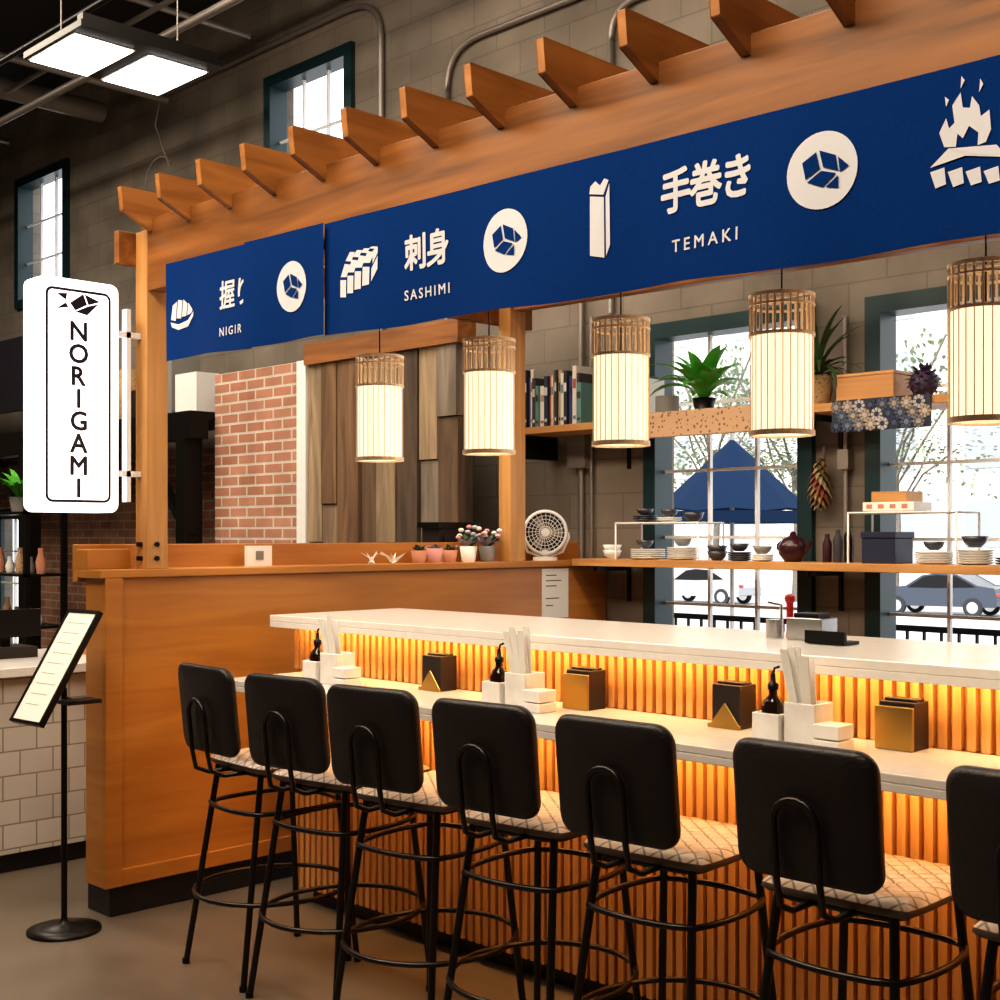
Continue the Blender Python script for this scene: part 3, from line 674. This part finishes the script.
for k in range(3): m.lathe((-3.37+.06*k,5.66,ZLo),[(.022,0),(.024,.09+.02*k),(.012,.12+.02*k),(.012,.14+.02*k)],[MAROON,PLATEB,SOY][k],14)
m.obj('glass_bottles')
rack(-3.18,-2.64,ZLo,.24,'wire_dish_rack')
m=M(); m.box(-3.12,-2.95,5.55,5.73,ZLo,ZLo+.12,NAVY); m.box(-3.125,-2.945,5.545,5.735,ZLo+.12,ZLo+.15,NAVY); m.obj('blue_storage_box',.003,1)
m=M(); m.box(-3.12,-2.86,5.56,5.74,ZLo+.247,ZLo+.29,WHITEP); m.box(-3.08,-2.90,5.57,5.73,ZLo+.29,ZLo+.34,SHELFW)
for k in range(4): m.box(-3.10+.06*k,-3.07+.06*k,5.557,5.56,ZLo+.26,ZLo+.28,TERRA)
m.obj('stacked_cartons',.002,1)
m=M(); stack(m,-2.80,5.64,ZLo,.09,5,PLATE); bowl(m,-2.80,5.64,ZLo+.065,.05,.04,PLATEB); stack(m,-2.60,5.63,ZLo,.085,6,PLATE); bowl(m,-2.60,5.63,ZLo+.08,.06,.05,PLATEB); stack(m,-2.42,5.63,ZLo,.085,3,PLATEB); bowl(m,-2.42,5.63,ZLo+.04,.06,.05,PLATE); stack(m,-2.2,5.63,ZLo,.085,4,PLATE); m.obj('stacked_plates')

# ---------------------------------------------------------------- middle ground left
m=M(); m.box(-8.15,-7.12,5.2,5.5,0,2.77,BRICK); m.box(-7.12,-7.02,5.18,5.5,0,2.77,WHITE); m.obj('brick_pillar')
m=M(); x=-7.0; seq=[(.16,3),(.17,1),(.22,4),(.18,0),(.19,5),(.20,2),(.17,3),(.20,0)]
for k,(w,q) in enumerate(seq):
    w=min(w,-5.53-x); 
    if w<.03: break
    if k%3==2: m.box(x,x+w-.008,5.2-.012*(k%3),5.24,0,2.73,PLANKS[q])
    else:
        dz=1.55+.25*((k*5)%4)
        m.box(x,x+w-.008,5.2-.012*(k%3),5.24,0,dz,PLANKS[q]); m.box(x,x+w-.008,5.2-.014*((k+1)%3),5.24,dz+.006,2.73,PLANKS[(q+2+k)%6])
    x+=w
m.box(-7.0,-5.53,5.24,5.3,0,2.73,PLANKS[2]); m.box(-7.0,-5.50,5.15,5.30,2.73,2.87,WOODX)
m.obj('reclaimed_plank_screen')
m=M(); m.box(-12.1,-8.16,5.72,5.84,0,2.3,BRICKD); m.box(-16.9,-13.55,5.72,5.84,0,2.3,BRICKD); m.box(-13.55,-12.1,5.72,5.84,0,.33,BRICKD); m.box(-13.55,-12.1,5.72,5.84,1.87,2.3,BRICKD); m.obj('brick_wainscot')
m=M()
m.box(-16.5,-8.16,5.0,5.15,2.30,2.50,BLACK); m.box(-16.5,-8.16,5.15,5.7,2.44,2.50,BLACK)
for x in (-8.3,-10.9,-13.5): m.box(x-.06,x+.06,5.0,5.15,0,2.3,BLACK); m.prism([(0,0),(.07,0),(-.62,.69),(-.69,.69)],lambda a,b,d,x=x:(x+a,d,1.6+b),5.03,5.1,BLACK)
m.box(-16.5,-9.9,5.05,5.09,2.7,3.35,KICK)
m.obj('steel_mezzanine_frame')
m=M(); m.box(-8.98,-8.75,5.2,5.45,2.502,2.98,GREYP); m.box(-8.7,-8.4,5.2,5.4,2.502,2.82,WHITE); m.box(-9.4,-9.05,5.2,5.5,2.502,2.75,DARKW); m.obj('stored_boxes')
m=M(); m.lathe((-9.62,5.32,2.502),[(.08,0),(.13,.15),(.13,.32),(.07,.45)],WICK,16); m.obj('woven_basket')
m=M()
for x in(-10.7,-9.5):
    for y in (4.4,4.7): m.box(x-.02,x+.02,y-.02,y+.02,0,1.8,BLACK)
for z in(.5,.9,1.3,1.78): m.box(-10.72,-9.48,4.38,4.72,z-.02,z,BLACK)
for k in range(18):
    z=(.5,.9,1.3)[k%3]; x=-10.6+.06*k; m.lathe((x,4.55,z),[(.03,0),(.04,.05+.04*(k%2)),(.02,.10+.06*(k%2)),(.022,.13+.07*(k%2))],[PLATE,TERRA,GREYP,SPECK][k%4],12)
m.obj('black_display_shelf')
pot(-9.95,4.55,1.782,.08,.12,GREYP,[GREEN],30,.30,.03,1.2,1.2).obj('potted_plant')
m=M(); m.box(-6.75,-5.95,1.2,4.3,.09,.93,TILE); m.box(-6.72,-5.98,1.22,4.3,0,.09,KICK); m.box(-6.80,-5.90,1.15,4.32,.93,.975,WHITEQ); m.obj('tiled_service_counter',.003,1)
m=M(); m.box(-6.6,-6.35,2.75,3.0,.976,1.03,DARKW); m.box(-6.5,-6.45,2.85,2.9,1.03,1.10,BLACK); m.box(-6.42,-6.38,2.72,3.03,1.08,1.22,BLACK); m.obj('register_screen')
m=M()
for k in range(4): m.lathe((-6.55+.1*k,3.25+.05*(k%2),.976),[(.03,0),(.035,.10),(.033,.10)],[PLATE,GREYP,TERRA,PLATE][k],14)
m.obj('cup_stack')

m=M(); m.box(-6.82,-6.16,3.14,3.98,4.20,4.235,BLACK)
for y0,y1 in((3.17,3.50),(3.60,3.95)): m.box(-6.80,-6.28,y0,y1,4.19,4.20,LEDW); m.box(-6.81,-6.27,y0-.012,y1+.012,4.196,4.20,WHITE)
m.box(-6.24,-6.18,3.16,3.96,4.235,4.28,BLACK)
for x,y in((-6.5,3.2),(-6.5,3.9)): m.tube([(x,y,4.235),(x,y,CZ)],.004,GALV,6)
m.obj('ceiling_led_fixture')

# ---------------------------------------------------------------- outside
m=M(); m.box(-90,60,13,80,-1.3,-1.2,ASPH); m.obj('ground_street')
m=M(); m.box(-90,60,YB+.27,13.2,-1.3,-.04,PAVE); m.obj('ground_terrace')
m=M(); m.box(-90,40,60,61,-1.2,16,FACADE)
for i in range(26):
    for j in range(4): m.box(-88+4.6*i,-86+4.6*i,59.95,60,1+3.8*j,3.2+3.8*j,GLASSD)
m.obj('street_building_facade')  # front of the building across the street, not part of the room
m=M(); ux,uy=-8.34,12; zr=1.86; zt=2.68; R=.92
n=8; rim=[(ux+R*math.cos(2*math.pi*k/n+.2),uy+R*math.sin(2*math.pi*k/n+.2),zr) for k in range(n)]
for k in range(n): 
    a,b=Vector(rim[k]),Vector(rim[(k+1)%n]); mid=(a+b)/2+Vector((0,0,.03)); t=Vector((ux,uy,zt))
    m.add([tuple(t),tuple(a),tuple(mid),tuple(b)],[(0,1,2),(0,2,3)],UMB)
    m.add([tuple(a),tuple(b),tuple(b-Vector((0,0,.13))),tuple(a-Vector((0,0,.13)))],[(0,1,2,3)],UMB)
m.tube([(ux,uy,-.04),(ux,uy,zt+.06)],.025,GALV); m.lathe((ux,uy,-.04),[(.3,0),(.28,.08),(.04,.12)],BLACK,20); m.obj('patio_umbrella')
m=M()
for x in [-14+.12*k for k in range(130)]: m.box(x-.008,x+.008,7.99,8.01,-.04,.98,BLACK)
m.box(-14,1.6,7.98,8.02,.96,1.0,BLACK); m.box(-14,1.6,7.98,8.02,.1,.13,BLACK); m.obj('iron_railing')
def tree(x,y,h,s):
    m=M(); m.tube([(x,y,-1.2),(x+.1,y,h*.4),(x-.05,y,h)],.11*s,BARK,8)
    for k in range(12):
        a=k*1.1; m.tube([(x,y,h*.45+.2*k),(x+1.2*math.cos(a),y+1.2*math.sin(a),h*.8+.25*k),(x+2.4*math.cos(a+.3),y+2.4*math.sin(a+.3),h+.4*k)],.035*s,BARK,6)
    for k in range(1900):
        a=random.uniform(0,6.28);e=random.uniform(-.7,1.3);r=random.uniform(.6,3.4)*s
        p=(x+r*math.cos(a)*math.cos(e),y+r*math.sin(a)*math.cos(e),h+.5+r*math.sin(e)*.9)
        m.leaf(p,a*3,e,.24,.09,.6,FOLI,2)
    m.obj('street_tree')
tree(-29.5,47,4.6,1.3); tree(-25.5,48,5,1.4); tree(-17,50,5.2,1.4); tree(-35,49,5.5,1.4)
def car(x,y,rot,paint):
    m=M(); mw=Matrix.Translation((x,y,-1.2))@Matrix.Rotation(rot,4,'Z')
    prof=[(-2.1,.35),(-2.17,.6),(-2.08,.80),(-1.6,.92),(-1.0,1.0),(-.4,1.38),(.1,1.45),(.8,1.42),(1.5,1.05),(2.05,.98),(2.15,.7),(2.12,.38)]
    m.prism(prof,lambda a,b,d:(a,d,b),-.85,.85,paint)
    m.prism([(-.85,1.0),(-.33,1.33),(.10,1.39),(.10,1.0)],lambda a,b,d:(a,d,b),-.86,.86,BLACK)
    m.prism([(.16,1.0),(.16,1.39),(.78,1.36),(1.35,1.05)],lambda a,b,d:(a,d,b),-.86,.86,BLACK)
    m.add([(-1.02,-.72,1.02),(-1.02,.72,1.02),(-.43,.62,1.38),(-.43,-.62,1.38)],[(0,1,2,3)],BLACK)
    m.box(-2.18,-2.08,-.8,-.5,.60,.72,WHITE); m.box(2.08,2.17,-.8,-.5,.70,.82,RED)
    for x in(-1.35,1.35):
        for y in (-.88,.72): m.cyl((x,y,.33),.33,.16,RUBBER,20,'Y'); m.cyl((x,y-.005,.33),.2,.17,STEEL,16,'Y')
    m.obj('parked_car',.03,2,mw)
car(-21.0,43.0,D(4),CARP); car(-31.5,43.4,D(2),CARQ); car(-15.8,43.2,D(3),CARQ)

# ---------------------------------------------------------------- lights
def area(name,loc,rot,sx,sy,e,col):
    l=bpy.data.lights.new(name,'AREA'); l.shape='RECTANGLE'; l.size=sx; l.size_y=sy; l.energy=e; l.color=col
    o=bpy.data.objects.new(name,l); o.location=loc; o.rotation_euler=rot; sc.collection.objects.link(o); return o
area('fill_stools',(-2.2,.6,4.6),(D(25),0,0),3.5,.8,152,(1,.82,.61))  # added interior fill over the stools, no real lamp hangs here
area('fill_left',(-5.2,.8,4.6),(D(15),0,D(10)),2,.8,122,(1,.82,.61))  # added fill for the left side, stands for no fixture
area('fill_far',(-10,2.5,5.2),(0,0,0),4,1.5,300,(1,.86,.68))  # fill added to brighten the far left background, not a lamp
area('fill_kitchen',(-2.8,4.4,2.75),(0,0,0),4,.3,50,(1,.83,.62))  # added fill behind the bar, without a lamp of its own
area('fill_high',(-5,3.6,5.3),(D(20),0,0),5,.8,125,(1,.85,.67))  # added broad fill from high up, no fixture there
area('led_upper',(-1.7,3.275,1.215),(D(12),0,0),5.7,.015,13,(1,.54,.19))
area('led_lower',(-1.65,3.21,.980),(D(18),0,0),5.6,.015,25,(1,.51,.17))
s=bpy.data.lights.new('sun','SUN'); s.energy=7.5; s.angle=.05; s.color=(1,.97,.93); so=bpy.data.objects.new('sun',s); so.rotation_euler=(D(38),D(20),0); sc.collection.objects.link(so)
w=bpy.data.worlds.new('world'); sc.world=w; w.use_nodes=True
bg=w.node_tree.nodes['Background']; bg.inputs['Color'].default_value=(.93,.96,1,1); bg.inputs['Strength'].default_value=2.3

# ---------------------------------------------------------------- camera
c=bpy.data.cameras.new('camera'); c.sensor_width=36; c.lens=1290/1000*36; c.shift_y=.035; c.clip_end=300
o=bpy.data.objects.new('camera',c); o.location=(0,0,1.6); o.rotation_euler=(D(90),0,D(45)); sc.collection.objects.link(o); sc.camera=o
